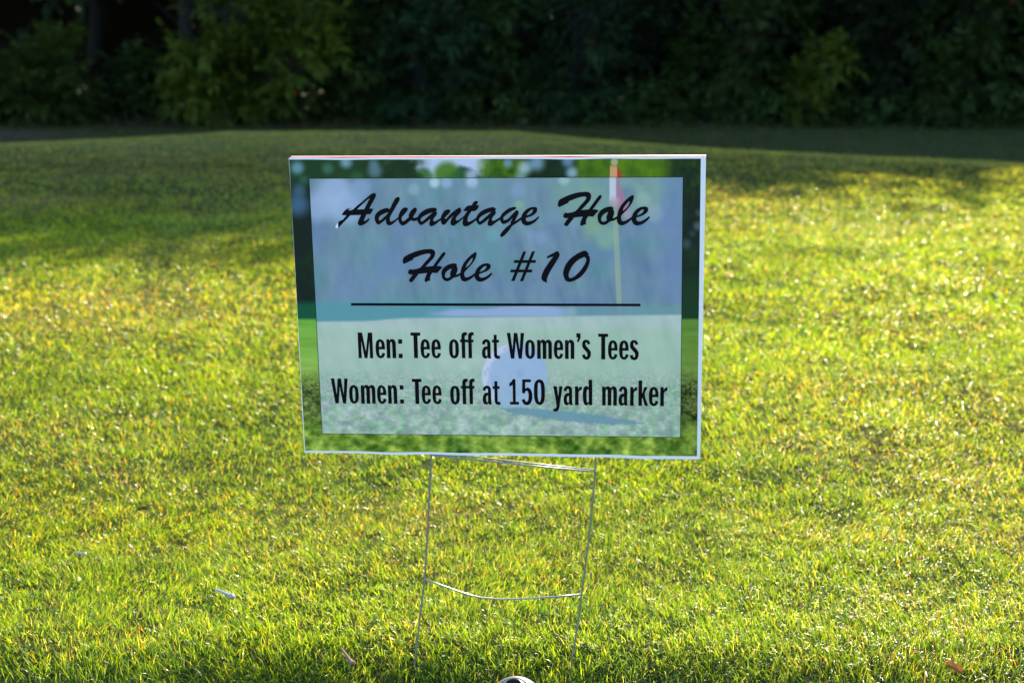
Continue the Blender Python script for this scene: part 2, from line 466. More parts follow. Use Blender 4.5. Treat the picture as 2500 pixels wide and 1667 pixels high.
def panel_print(px, py):
    c = np.zeros(px.shape + (3,)) + np.array([106., 136., 167.])
    n = fbm(px/70, py/50, 90, 4); n2 = fbm(px/24, py/60, 92, 3)
    c = lay(c, (n-.5)*2.6, (92, 142, 160)); c = lay(c, (.5-n)*2.2, (98, 128, 178))
    c = c + ((n2-.5)*20)[..., None]
    # soft diagonal streaks: shading of the sheet's creases painted into the print colour
    u = px*0.94 - py*0.26
    cr = (np.abs(vnoise(u/16, py/150, 95)-.5) < .05)*(vnoise(u/40, py/90, 96) > .55)
    c = c + ((fbm(u/24, py/130, 95, 3)-.5)*17)[..., None]*np.array([1., .8, .9])
    c = lay(c, sstep((520-py)/90)*.45*(1-sstep(np.abs(px-1150)/330.)), (112, 150, 166))
    for bx, by, br, col, a in ((812, 470, 40, (150, 172, 218), .8), (835, 500, 42, (152, 178, 224), .8), (776, 505, 34, (146, 172, 218), .8), (858, 512, 30, (136, 164, 214), .7),
                               (880, 462, 26, (132, 160, 206), .7), (820, 455, 24, (140, 166, 214), .7), (1061, 446, 12, (172, 196, 228), .9), (1090, 446, 13, (140, 172, 214), .8),
                               (1152, 446, 14, (166, 188, 228), .9), (1010, 462, 14, (130, 166, 192), .8), (1378, 440, 13, (168, 196, 226), .9), (1265, 465, 18, (122, 152, 200), .7),
                               (1150, 478, 26, (118, 152, 180), .6), (1203, 574, 16, (112, 158, 182), .8), (1296, 572, 12, (118, 148, 192), .7), (1320, 580, 15, (120, 150, 198), .7),
                               (1270, 508, 20, (120, 160, 160), .5), (1268, 500, 10, (130, 170, 140), .6), (1150, 500, 16, (118, 150, 196), .6), (1350, 530, 18, (112, 144, 190), .6),
                               (1400, 545, 12, (120, 150, 196), .5), (1105, 570, 14, (112, 144, 188), .5), (950, 640, 40, (102, 132, 186), .6), (880, 700, 50, (104, 134, 178), .5),
                               (1000, 540, 40, (104, 132, 178), .4), (1190, 620, 40, (100, 146, 170), .5), (1480, 600, 50, (96, 128, 180), .5)):
        c = lay(c, blob(px, py, bx, by, br, .55)*a, col)
    # sun-lit leaves around the flag
    gg = blob(px, py, 1425, 475, 72, .6)*(0.35+fbm(px/26, py/26, 97, 3))
    c = lay(c, gg*.9, (118, 158, 156))
    c = lay(c, blob(px, py, 1470, 560, 44, .6)*(fbm(px/22, py/18, 98, 3)*1.3-.1), (118, 156, 148))
    c = lay(c, blob(px, py, 1560, 462, 62, .6)*(0.2+fbm(px/22, py/22, 99, 3)), (122, 160, 158))
    for bx, by, br, col, a in ((1530, 478, 22, (98, 128, 162), .8), (1572, 486, 17, (138, 170, 176), .7), (1598, 520, 22, (138, 166, 184), .6), (1448, 552, 20, (122, 160, 140), .7),
                               (1480, 580, 26, (128, 170, 158), .6), (1440, 520, 14, (108, 150, 140), .5)):
        c = lay(c, blob(px, py, bx, by, br, .5)*a, col)
    c = lay(c, sstep((px-1590)/50)*.5*(py < 740), (104, 130, 186))
    # flag and stick
    cx = 1498 + (py-440)*0.045
    pole = sstep((8.5-np.abs(px-cx))/4)
    c = lay(c, pole*sstep((py-490)/30)*(1-sstep((py-735)/20)*.6)*.6, (152, 172, 154))
    c = lay(c, sstep((10-np.abs(px-1496))/4)*(1-sstep((py-484)/14)), (182, 192, 224))
    edge = 1512 + (py-433)*0.34
    tri = sstep((px-1504)/4)*sstep((edge-px)/7)*(1-sstep((py-505)/30))
    c = lay(c, tri*.75, (168, 112, 154)); c = lay(c, blob(px, py, 1500, 492, 12, .5)*.7, (176, 158, 186)); c = lay(c, blob(px, py, 1530, 522, 10, .6)*.6, (170, 150, 184))
    # bank, bunker, green
    c = lay(c, sstep((py-722)/26)*(1-sstep((px-1000)/330))*.8, (82, 146, 168))
    c = lay(c, sstep((py-735)/22)*sstep((px-1250)/160)*.6, (104, 150, 166))
    bk = sstep((776-py)/8)*sstep((py-738 - 10*sstep(np.abs(px-1290)/130.) - 6*sstep((1120-px)/60.))/12)*sstep((px-1020)/90)*(1-sstep((px-1350)/70))
    c = lay(c, bk*.95, (142, 166, 218))
    c = lay(c, blob(px, py, 1395, 760, 12, .6)*.6, (140, 170, 190))
    hz = 781 - (px-760)*0.012 - 6*sstep((px-880)/120)
    gl = sstep((py-hz)/8)
    k = np.clip((py-785)/130, 0, 1)[..., None]
    lawn = np.array([160., 184, 194])*(1-sstep((py-790)/18))[..., None] + np.array([156., 185, 184])*sstep((py-790)/18)[..., None]
    lawn = lawn + ((fbm(px/60, py/40, 101, 3)-.5)*24)[..., None]*np.array([1., .6, 1.])
    lawn = lay(lawn, sstep((px-1330)/90)*sstep((py-800)/30)*.4, (146, 180, 172))
    gr = sstep((py-885)/80)[..., None]
    lawn = lawn*(1-gr*.06) + gr*(grain(px, py, 103)*95)[..., None]*np.array([1., .85, .95])
    lawn = lawn + gr*((fbm(px/9, py/8, 107, 2)-.5)*30)[..., None]*np.array([-.6, .7, -1.])
    cr2 = (np.abs(vnoise(u/19, py/120, 105)-.5) < .06)*(vnoise(u/36, py/70, 106) > .52)*(py < 920)
    lawn = lawn + ((fbm(u/22, py/110, 105, 3)-.5)*17*(py < 930))[..., None]  # crease shading painted into the lawn colour too
    c = c*(1-gl[..., None]) + lawn*gl[..., None]
    # shadow streak and the ball printed in the picture
    ys = 998 + (px-1230)*0.118 - 0.00004*(px-1230)**2
    hw = np.interp(px, [1215, 1260, 1380, 1500, 1575], [2, 11, 15, 12, 2])
    sh_ = sstep((hw - np.abs(py-ys) + 9*(fbm(px/6, py/4, 110, 2)-.5))/5)*sstep((px-1215)/14)*(1-sstep((px-1566)/12))
    c = lay(c, sh_*.85, (100, 142, 172))
    d = np.sqrt((px-1257)**2 + ((py-918)*1.0)**2)
    ball = sstep((83-d)/6)*(1-sstep((py-985)/14))
    c = lay(c, ball, (146, 174, 220))
    c = lay(c, ball*sstep((py-905)/90)*.6, (140, 172, 200))
    c = lay(c, ball*sstep((px-1290)/60)*.4, (128, 162, 206)); c = lay(c, ball*(fbm(px/16, py/16, 118, 3)-.3), (156, 182, 224))
    rim = ball*sstep((d-58)/12)*sstep((1235-px + (py-918)*-.25)/24)
    c = lay(c, rim*.85, (192, 198, 236))
    dm = ball*rim*sstep((.42-vnoise(px/8, py/12, 120))/.15)
    c = lay(c, dm*.6, (146, 170, 216)); c = lay(c, ball*blob(px, py, 1270, 912, 10, .5)*.3, (112, 146, 200))
    return np.clip(c, 6, 245)

# front and rear boards -----------------------------------------------------
def board(name, a0, a1, b0, b1, z0, z1, mat, parent):
    m = MB(); o = sp(a0, b0, z0)
    m.box(o, U*(a1-a0), Vv*(b1-b0), Nn*(z1-z0))
    ob = m.build(name, mat, parent)
    return ob
def wavy_sheet(name, a0, a1, b0, b1, z0, z1, mat, parent, amp, seed):
    """thin sheet whose edge wanders a little"""
    pts = []
    n = 60
    for i in range(n): pts.append((a0+(a1-a0)*i/n, b0, 0))
    for i in range(n): pts.append((a1, b0+(b1-b0)*i/n, 1))
    for i in range(n): pts.append((a1-(a1-a0)*i/n, b1, 0))
    for i in range(n): pts.append((a0, b1-(b1-b0)*i/n, 1))
    P = []
    for i, (a, b, v) in enumerate(pts):
        w = amp*(float(vnoise((a if not v else b)*18+7, seed + (1 if (b > 0 and not v) or (a > 0 and v) else 0)*3, seed))-.5)*2
        if v: a += w*.35
        else: b += w
        P.append((a, b))
    k = len(P)
    vs = [sp(a, b, z1) for a, b in P] + [sp(a, b, z0) for a, b in P]
    fs = [tuple(range(k)), tuple(range(2*k-1, k-1, -1))] + [(i, i+k, (i+1) % k + k, (i+1) % k) for i in range(k)]
    return mesh_obj(name, vs, fs, mat, parent)
hw_, hh_ = SW/2, SH/2
front = board("front_board", -hw_+.0015, hw_-.001, -hh_+.001, hh_-.0015, -0.0045, -0.0006, M_WHITE, sign)
sheet = wavy_sheet("white_margin", -hw_, hw_, -hh_, hh_, -0.0005, 0.0, M_WHITE, front, 0.0011, 5)
rear = board("rear_board", -hw_+.001, hw_+.0010, -hh_+.0025, hh_+.0012, -0.0115, -0.0070, M_WHITE, sign)
rear["label"] = "second white board clamped behind the printed one"
red = board("red_edge_print", -hw_+.001, hw_-.002, -hh_-.0004, hh_+.0012, -0.0069, -0.0048, M_RED, rear)

def print_grid(name, corners_px, na, nb, z, fn, parent, wav=0.0):
    q = [px2s(*c) for c in corners_px]            # TL TR BR BL
    s, t = np.meshgrid(np.linspace(0, 1, na), np.linspace(0, 1, nb))
    A = (q[0][0]*(1-s)+q[1][0]*s)*(1-t) + (q[3][0]*(1-s)+q[2][0]*s)*t
    B = (q[0][1]*(1-s)+q[1][1]*s)*(1-t) + (q[3][1]*(1-s)+q[2][1]*s)*t
    if wav:
        wv = (vnoise(A*18+7, np.full_like(A, 5.0), 5)-.5)*2*wav
        wt = (vnoise(A*18+7, np.full_like(A, 8.0), 5)-.5)*2*wav
        B = B + wv*np.clip((t-.9)/.1, 0, 1) + wt*np.clip((.1-t)/.1, 0, 1)
    px, py = s2px(A, B)
    col = ink(fn(px, py)).reshape(-1, 3)
    P = np.array(SO) + A.reshape(-1, 1)*np.array(U) + B.reshape(-1, 1)*np.array(Vv) + z*np.array(Nn)
    ii = np.arange(na*nb).reshape(nb, na)
    F = np.stack([ii[:-1, :-1].ravel(), ii[1:, :-1].ravel(), ii[1:, 1:].ravel(), ii[:-1, 1:].ravel()], 1)
    return mesh_obj(name, P, F, M_PRINT, parent, colors=col)
pic = print_grid("golf_picture", [(706, 390.5), (1711, 388), (1701.5, 1113), (745, 1099.5)], 660, 480, 0.00015, outer_print, front, 0.0009)
PQ = [(755.3, 436.5), (1667, 433), (1660.6, 1066.5), (787, 1057.5)]
pan = print_grid("pale_text_panel", PQ, 620, 430, 0.0004, panel_print, front)
# hairline round the panel
m = MB(); q = [px2s(*c) for c in PQ]
inner = [Vector((a, b)) for a, b in q]; cen = sum(inner, Vector((0, 0)))/4
for i in range(4):
    a, b = inner[i], inner[(i+1) % 4]
    d = (b-a).normalized(); nn_ = Vector((d.y, -d.x))
    if (a-cen).dot(nn_) < 0: nn_ = -nn_
    wd = 0.0007
    m.add([sp(*(a-d*wd), .0006), sp(*(b+d*wd), .0006), sp(*(b+d*wd+nn_*wd), .0006), sp(*(a-d*wd+nn_*wd), .0006)], [(0, 1, 2, 3)])
m.build("panel_outline", M_BLACK, front)

# ------------------------------------------------------------------ lettering
def smooth_ring(pts, sharp=math.radians(42)):
    n = len(pts); P = [Vector(p) for p in pts]; out = []
    def corner(i):
        a = P[i]-P[i-1]; b = P[(i+1) % n]-P[i]
        if a.length < 1e-9 or b.length < 1e-9: return True
        return abs(a.angle(b)) > sharp
    cor = [corner(i) for i in range(n)]
    for i in range(n):
        p0, p1, p2, p3 = P[i-1], P[i], P[(i+1) % n], P[(i+2) % n]
        out.append(p1)
        if cor[i] and cor[(i+1) % n]: continue
        t1 = (p2-p1) if cor[i] else (p2-p0)*.5
        t2 = (p2-p1) if cor[(i+1) % n] else (p3-p1)*.5
        L = (p2-p1).length
        if t1.length > 1.3*L: t1 = t1.normalized()*1.3*L
        if t2.length > 1.3*L: t2 = t2.normalized()*1.3*L
        for t in (.25, .5, .75):
            h00 = 2*t**3-3*t*t+1; h10 = t**3-2*t*t+t; h01 = -2*t**3+3*t*t; h11 = t**3-t*t
            out.append(p1*h00 + t1*h10 + p2*h01 + t2*h11)
    return out
def glyph_mesh(mb, rings, z):
    """rings: sign-plane 2-D outlines, first outer then holes"""
    rings = [smooth_ring(r) for r in rings]
    tess = geometry.tessellate_polygon([[Vector((p.x, p.y, 0)) for p in r] for r in rings])
    flat = [p for r in rings for p in r]
    vs = [sp(p.x, p.y, z) for p in flat]
    fs = []
    for t in tess:
        a, b, c = (flat[i] for i in t)
        if abs((b-a).cross(c-a)) < 1e-12: continue
        fs.append(tuple(t) if (b-a).cross(c-a) > 0 else (t[0], t[2], t[1]))
    mb.add(vs, fs)

# script glyphs traced as outlines: (x0, y0) frame origin, coordinates are 8 x photo pixels
SCRIPT = {
 'A': [(810,450), [(125,745),(160,715),(215,690),(250,655),(290,606),(205,603),(202,580),(240,530),(280,490),(330,468),(388,465),(392,472),(350,478),(326,488),(332,504),(400,500),(500,415),(600,335),(740,215),(800,178),(835,168),(862,190),(864,225),(840,280),(735,472),(815,480),(795,520),(755,582),(680,585),(655,640),(628,700),(640,718),(660,712),(725,662),(740,685),(690,745),(620,790),(560,805),(525,795),(510,760),(520,710),(572,600),(365,605),(250,725),(130,848)],
       [(745,270),(700,300),(600,390),(495,490),(635,486),(680,400)]],
 'd': [(810,450), [(1105,465),(1132,490),(1190,365),(1240,278),(1292,243),(1326,262),(1325,312),(1262,420),(1175,575),(1140,640),(1136,695),(1148,726),(1178,722),(1240,685),(1310,635),(1310,670),(1250,725),(1180,785),(1115,806),(1072,780),(1060,730),(1062,680),(985,745),(915,788),(880,770),(845,705),(840,640),(860,580),(920,520),(1000,480),(1060,465)],
       [(1105,545),(1030,570),(950,615),(918,660),(925,705),(950,705),(1010,650),(1075,590)]],
 'v': [(810,450), [(1300,640),(1310,590),(1350,510),(1400,460),(1450,452),(1490,470),(1475,520),(1430,575),(1375,635),(1366,680),(1380,722),(1420,712),(1505,642),(1505,600),(1535,530),(1600,465),(1640,453),(1663,480),(1655,530),(1610,600),(1590,640),(1605,658),(1640,650),(1690,628),(1690,690),(1640,712),(1590,718),(1545,700),(1470,765),(1395,805),(1355,795),(1320,750),(1298,690)]],
 'a': [(810,450), [(1680,635),(1730,560),(1830,490),(1930,462),(2005,455),(2045,475),(2060,505),(2033,522),(2055,550),(2052,590),(2005,650),(1983,690),(1990,720),(2020,720),(2070,695),(2145,648),(2145,688),(2070,750),(2000,800),(1945,822),(1910,800),(1905,760),(1925,675),(1830,750),(1755,797),(1715,780),(1680,730),(1668,680)],
       [(1975,545),(1890,575),(1800,620),(1750,660),(1737,700),(1750,730),(1800,700),(1880,630)]],
 'n': [(1060,450), [(130,655),(150,590),(200,520),(250,492),(300,492),(320,510),(300,560),(240,620),(208,655),(212,675),(235,672),(330,570),(430,490),(500,450),(520,475),(530,520),(510,560),(440,635),(420,680),(432,705),(470,700),(590,612),(578,655),(480,740),(400,800),(365,808),(330,790),(320,745),(340,670),(392,600),(300,680),(220,775),(180,793),(150,775),(132,720)]],
 't': [(1060,450), [(568,525),(600,470),(640,430),(690,412),(732,410),(770,350),(810,325),(855,332),(852,365),(825,408),(882,408),(860,460),(830,500),(790,522),(728,525),(680,600),(655,660),(652,715),(670,732),(710,722),(825,652),(825,695),(740,765),(660,812),(605,820),(570,800),(554,760),(560,710),(573,650),(600,590),(650,522)]],
 'a2': [(1060,450), [(815,660),(870,570),(960,500),(1060,462),(1150,445),(1195,465),(1214,492),(1188,512),(1208,540),(1195,580),(1145,640),(1128,685),(1138,712),(1175,708),(1296,636),(1296,685),(1200,750),(1130,805),(1085,815),(1050,800),(1046,750),(1075,665),(970,750),(900,793),(865,780),(830,730),(812,690)],
       [(1122,538),(1030,565),(930,620),(885,665),(877,710),(890,728),(930,705),(1040,610)]],
 'g': [(1060,450), [(1290,640),(1340,560),(1440,480),(1530,445),(1585,442),(1605,462),(1590,485),(1500,530),(1410,590),(1360,640),(1352,690),(1375,698),(1440,675),(1530,580),(1600,505),(1630,508),(1655,545),(1640,590),(1600,670),(1570,728),(1706,636),(1706,685),(1600,765),(1525,810),(1470,890),(1400,970),(1340,1020),(1305,1027),(1288,1005),(1300,965),(1350,900),(1420,830),(1485,780),(1500,730),(1535,650),(1470,720),(1400,765),(1355,778),(1315,755),(1290,700)]],
 'e': [(1060,450), [(1700,650),(1730,570),(1790,500),(1870,455),(1950,440),(2000,450),(2012,490),(1995,550),(1940,600),(1870,630),(1792,655),(1790,690),(1810,722),(1870,722),(1950,690),(2042,620),(2050,650),(1980,730),(1880,790),(1800,805),(1740,780),(1705,730),(1695,690)],
       [(1798,608),(1830,560),(1880,510),(1920,492),(1932,500),(1910,550),(1860,588)]],
}
HOLE = {
 'H': [[(255,480),(262,430),(285,385),(350,345),(500,280),(650,240),(800,226),(860,235),(900,275),(905,330),(880,400),(800,490),(712,582),(790,575),(862,568),(960,430),(1050,310),(1090,285),(1110,300),(1105,340),(1040,430),(938,568),(1000,570),(1055,590),(1010,640),(945,712),(850,705),(815,760),(803,820),(812,855),(770,870),(725,888),(697,880),(695,850),(710,790),(745,710),(575,728),(520,800),(450,885),(415,895),(385,880),(380,850),(455,740),(400,740),(365,720),(362,690),(385,645),(410,632),(445,640),(595,605),(700,490),(790,390),(815,345),(800,320),(740,322),(640,345),(465,412),(470,435),(420,460),(340,500),(290,522),(262,512)]],
 'o': [[(1033,720),(1040,660),(1090,590),(1170,540),(1260,515),(1320,517),(1345,545),(1335,570),(1352,600),(1355,650),(1325,745),(1360,735),(1430,690),(1425,740),(1360,785),(1280,805),(1210,855),(1140,875),(1085,855),(1045,800)],
       [(1242,618),(1180,645),(1120,700),(1100,760),(1115,800),(1150,810),(1190,795),(1215,770),(1203,730),(1215,680)]],
 'l': [[(1415,700),(1435,600),(1500,480),(1600,370),(1690,300),(1725,288),(1738,310),(1725,390),(1680,480),(1600,580),(1505,680),(1490,715),(1495,770),(1520,798),(1560,795),(1640,755),(1715,700),(1708,755),(1620,830),(1550,870),(1495,882),(1445,860),(1415,810),(1408,750)],
       [(1665,403),(1640,415),(1590,470),(1540,540),(1520,605),(1580,555),(1640,480)]],
 'e': [[(1705,705),(1730,640),(1790,570),(1870,525),(1950,512),(2005,528),(2020,560),(2010,610),(1960,660),(1880,700),(1790,730),(1788,770),(1815,800),(1870,802),(1950,765),(2040,697),(2052,730),(2000,790),(1900,860),(1800,885),(1740,860),(1705,810),(1695,760)],
       [(1798,690),(1830,635),(1880,585),(1930,567),(1938,580),(1910,630),(1860,665)]],
}
TEN = {
 '#': [[(540,270),(598,270),(368,848),(305,845)], [(713,267),(770,267),(537,850),(475,850)], [(365,438),(790,438),(778,492),(353,492)], [(297,623),(720,623),(707,677),(287,677)]],
 '1': [[(1005,408),(1002,385),(1025,355),(1100,315),(1200,262),(1230,275),(1250,325),(1230,390),(1140,540),(1060,670),(1010,780),(1002,830),(1003,882),(950,860),(910,830),(897,800),(905,730),(950,620),(1030,500),(1125,370),(1060,385)]],
 '0': [[(1322,710),(1330,630),(1380,510),(1470,400),(1600,310),(1700,262),(1750,256),(1790,280),(1825,325),(1800,335),(1828,360),(1842,430),(1825,520),(1770,640),(1680,750),(1570,825),(1470,862),(1400,855),(1350,810)],
       [(1735,375),(1700,390),(1678,410),(1665,400),(1560,480),(1480,580),(1435,680),(1425,740),(1440,785),(1480,785),(1560,740),(1650,650),(1730,540),(1770,450),(1765,400)]],
}
def px_ring(r, x0, y0, f=None):
    out = []
    for x, y in r:
        if f: x, y = f(x, y)
        out.append(px2s(x0+x/8.0, y0+y/8.0))
    return out
zl = 0.0007; step = 0.00003
l1 = MB(); k = 0
for key, v in SCRIPT.items():
    (x0, y0), rings = v[0], v[1:]
    glyph_mesh(l1, [px_ring(r, x0, y0) for r in rings], zl + step*k); k += 1
for key, rings in HOLE.items():
    glyph_mesh(l1, [px_ring(r, 1330, 440) for r in rings], zl + step*k); k += 1
l1.build("script_title", M_BLACK, front)["label"] = "black brush script line reading Advantage Hole"
l2 = MB(); k = 0
for key, rings in HOLE.items():
    glyph_mesh(l2, [px_ring(r, 970, 580, lambda x, y: (107+(x-255)*.9728, 222+(y-226)*.969)) for r in rings], zl + step*k); k += 1
l3 = MB()
for r in TEN['#']:
    glyph_mesh(l3, [px_ring(r, 1210, 580)], zl + step*k); k += 1
for key in '10':
    glyph_mesh(l3, [px_ring(r, 1210, 580) for r in TEN[key]], zl + step*k); k += 1
l2.build("script_word", M_BLACK, front)["label"] = "black brush script word Hole on the second line"
l3.build("script_number", M_BLACK, front)["label"] = "black slanted #10 on the second line"
wh = MB()
glyph_mesh(wh, [px_ring([(124,750),(100,775),(75,820),(72,845),(98,858),(124,850)], 810, 450)], zl)
wh.build("white_ink_speck", M_WHITE, front)
rl = MB()
for x0, x1 in ((857.5, 1210), (1210, 1563.7)):
    y0 = 739.6 + (x0-857)*.0022; y1 = 739.6 + (x1-857)*.0022
    rl.add([sp(*px2s(x0, y0+6.2), zl), sp(*px2s(x1, y1+6.2), zl), sp(*px2s(x1, y1), zl), sp(*px2s(x0, y0), zl)], [(0, 1, 2, 3)])
rl.build("divider_line", M_BLACK, front)

# condensed gothic glyphs: baseline 0, cap height 500
G = {
 'M': [[(0,0),(0,500),(85,500),(146,130),(200,500),(283,500),(283,0),(222,0),(222,340),(172,0),(117,0),(62,340),(62,0)]],
 'e': [[(183,172),(183,220),(175,290),(150,345),(95,374),(40,350),(10,290),(0,185),(10,80),(40,20),(95,-5),(145,15),(175,60),(182,95),(124,106),(120,70),(97,45),(75,65),(68,110),(68,172)],
       [(68,222),(120,222),(118,280),(96,325),(75,295)]],
 'n': [[(0,0),(0,368),(58,368),(58,335),(80,365),(115,376),(155,360),(178,310),(181,250),(181,0),(110,0),(110,265),(103,310),(92,322),(74,300),(70,255),(70,0)]],
 'm': [[(0,0),(0,368),(58,368),(58,335),(80,365),(110,376),(145,368),(165,340),(190,366),(222,376),(262,362),(284,320),(288,260),(288,0),(218,0),(218,268),(212,305),(198,320),(184,300),(180,255),(180,0),(108,0),(108,268),(102,305),(90,320),(74,300),(70,255),(70,0)]],
 ':': [[(0,0),(0,87),(77,87),(77,0)], None, [(0,283),(0,368),(77,368),(77,283)]],
 'T': [[(0,500),(190,500),(190,438),(134,438),(134,0),(57,0),(57,438),(0,438)]],
 'o': [[(95,374),(150,350),(182,290),(190,185),(182,80),(150,20),(95,-5),(40,20),(8,80),(0,185),(8,290),(40,350)],
       [(95,322),(112,305),(120,260),(122,185),(120,110),(112,65),(95,48),(78,65),(70,110),(68,185),(70,260),(78,305)]],
 'f': [[(30,0),(30,312),(0,312),(0,365),(28,365),(28,420),(38,475),(72,503),(110,510),(138,503),(138,445),(115,450),(100,440),(95,410),(95,365),(134,365),(134,312),(98,312),(98,0)]],
 'a': [[(2,278),(15,330),(50,365),(90,376),(135,362),(162,320),(168,260),(168,100),(172,30),(182,0),(122,0),(115,25),(85,3),(60,-5),(20,15),(3,60),(0,110),(10,170),(35,215),(70,233),(105,235),(106,270),(102,305),(85,322),(65,300),(62,270)],
       [(104,180),(85,175),(68,145),(66,90),(75,55),(90,42),(104,60)]],
 't': [[(35,366),(35,465),(95,465),(95,366),(137,366),(137,312),(95,312),(95,100),(98,65),(115,55),(150,58),(150,-2),(110,-5),(65,5),(42,40),(36,90),(36,312),(0,312),(0,366)]],
 'W': [[(0,500),(67,500),(106,170),(135,500),(202,500),(245,172),(267,500),(335,500),(285,0),(223,0),(170,345),(138,0),(70,0)]],
 "'": [[(0,503),(80,503),(80,415),(45,333),(12,333),(33,423),(0,423)]],
 's': [[(0,85),(62,92),(65,60),(82,45),(102,60),(103,100),(95,130),(50,180),(12,230),(3,290),(15,345),(50,375),(90,380),(135,360),(160,310),(165,298),(105,287),(100,320),(85,332),(70,315),(70,285),(85,255),(130,205),(165,155),(173,100),(160,40),(125,0),(80,-8),(30,10),(8,50)]],
 '1': [[(10,0),(10,55),(67,55),(67,385),(2,352),(5,418),(45,450),(75,500),(122,500),(124,55),(187,55),(187,0)]],
 '5': [[(15,495),(183,495),(183,440),(72,440),(72,310),(105,335),(150,325),(190,275),(207,200),(205,110),(180,40),(140,0),(95,-10),(40,10),(10,60),(2,100),(60,110),(70,70),(95,55),(120,75),(132,120),(135,200),(122,260),(100,275),(75,260),(62,215),(8,228)]],
 '0': [[(107,500),(168,475),(205,400),(215,250),(205,100),(168,20),(107,-8),(45,20),(10,100),(0,250),(10,400),(45,475)],
       [(103,440),(125,420),(138,350),(142,250),(138,140),(125,75),(107,52),(88,75),(75,140),(72,250),(75,350),(82,420)]],
 'y': [[(0,368),(70,368),(97,165),(118,368),(182,368),(125,0),(112,-70),(85,-115),(50,-127),(0,-122),(0,-70),(30,-68),(52,-50),(62,0)]],
 'r': [[(0,0),(0,368),(62,368),(65,310),(90,355),(135,370),(135,300),(95,290),(74,255),(70,200),(70,0)]],
 'd': [[(185,0),(185,495),(115,495),(115,345),(90,370),(60,372),(25,345),(5,280),(0,185),(8,80),(30,15),(65,-5),(95,5),(120,35),(120,0)],
       [(115,300),(98,315),(80,290),(72,185),(80,70),(98,50),(115,70)]],
 'k': [[(0,0),(0,495),(70,495),(70,235),(115,368),(180,368),(122,220),(192,0),(125,0),(80,160),(70,130),(70,0)]],
}
def gothic(mb, items, k0=0):
    k = k0
    for ch, x0, y0, X_, Y_, sc in items:
        a, b = px2s(x0+X_/8.0, y0+Y_/8.0); a2_, b2_ = px2s(x0+(X_+200)/8.0, y0+Y_/8.0); a3_, b3_ = px2s(x0+X_/8.0, y0+(Y_-500)/8.0)
        sx = math.hypot(a2_-a, b2_-b)/200*sc; sy = abs(b3_-b)/500*sc
        groups = []; cur = []
        for r in G[ch]:
            if r is None: groups.append(cur); cur = []
            else: cur.append(r)
        groups.append(cur)
        slope = (b2_-b)/(a2_-a)*0.0
        for gr in groups:
            glyph_mesh(mb, [[(a+x*sx, b+y*sy+x*sx*slope) for x, y in r] for r in gr], zl + step*(k % 3)); k += 1
L1 = [('M',860,770,127,830,1),('e',860,770,464,830,1),('n',860,770,680,830,1),(':',860,770,910,830,1),('T',860,770,1153,830,1),('e',860,770,1340,831,1),('e',860,770,1552,832,1),('o',860,770,1898,833,1),
      ('f',1120,770,34,832,1),('f',1120,770,164,832,1),('a',1120,770,457,835,1),('t',1120,770,655,838,1),('W',1120,770,948,838,1),('o',1120,770,1300,842,1),('m',1120,770,1533,843,1),('e',1120,770,1858,844,1),('n',1120,770,2077,845,1),
      ("'",1350,770,458,848,1),('s',1350,770,568,850,1),('T',1350,770,886,853,1),('e',1350,770,1075,855,1.01),('e',1350,770,1291,857,1.01),('s',1350,770,1499,860,1.01)]
L2 = [('W',800,870,85,912,.975),('o',800,870,430,915,.975),('m',800,870,660,917,.975),('e',800,870,974,918,.975),('n',800,870,1188,918,.975),(':',800,870,1418,918,.975),('T',800,870,1661,921,.975),('e',800,870,1843,923,.98),('e',800,870,2052,925,.98),
      ('o',1080,870,160,930,.98),('f',1080,870,372,928,.98),('f',1080,870,505,928,.98),('a',1080,870,792,933,.98),('t',1080,870,989,935,.98),('1',1080,870,1312,935,.995),('5',1080,870,1552,935,.995),('0',1080,870,1792,938,.995),
      ('y',1340,870,88,945,1),('a',1340,870,288,945,1),('r',1340,870,511,945,1),('d',1340,870,663,946,1),('m',1340,870,1040,952,1),('a',1340,870,1361,955,1),('r',1340,870,1586,959,1),('k',1340,870,1748,960,1),('e',1340,870,1952,963,1.01),('r',1340,870,2174,967,1.01)]
g1 = MB(); gothic(g1, L1); g1.build("men_text_line", M_BLACK, front)["label"] = "black condensed line reading Men: Tee off at Women's Tees"
g2 = MB(); gothic(g2, L2); g2.build("women_text_line", M_BLACK, front)["label"] = "black condensed line reading Women: Tee off at 150 yard marker"

# ------------------------------------------------------------------ wire stake
ZW = -0.0028
def wp(px, py, z=ZW): return sp(*px2s(px, py), z)
stake = empty("wire_stake", base); stake.parent = sign; stake.location = (0, 0, 0)
class _P:  # children of the nested empty keep world-derived coordinates
    location = base
def child(mb, name, mat, parent, smooth=True):
    o = mesh_obj(name, [Vector(p)-base for p in mb.v], mb.f, mat, None, smooth=smooth)
    o.parent = parent; return o
def leg(pts):
    m = MB(); P = [wp(*p) for p in pts]
    d = (P[-1]-P[-2]).normalized(); P.append(P[-1] + d*0.09)
    up = P[0] + (P[0]-P[1]).normalized()*0.02
    m.tube([up]+P, 0.0015, 10); child(m, "leg", M_WIRE, stake)
leg([(1052.5, 1108), (1048, 1200), (1043, 1300), (1036.5, 1413), (1026, 1500), (1014, 1598)])
leg([(1454.5, 1110), (1449, 1200), (1437, 1320), (1419.5, 1450), (1409, 1530), (1398, 1603)])
m = MB(); m.tube([wp(1050, 1111, .0), wp(1150, 1121, .0), wp(1300, 1137, .0), wp(1453, 1151, .0)], 0.00125, 10); child(m, "crossbar", M_WIRE, stake)
m = MB(); m.tube([wp(1050, 1110, -.0045), wp(1160, 1117, -.0045), wp(1300, 1133.5, -.0045), wp(1453, 1149.5, -.0045)], 0.00115, 10); child(m, "crossbar", M_WIRE, stake)
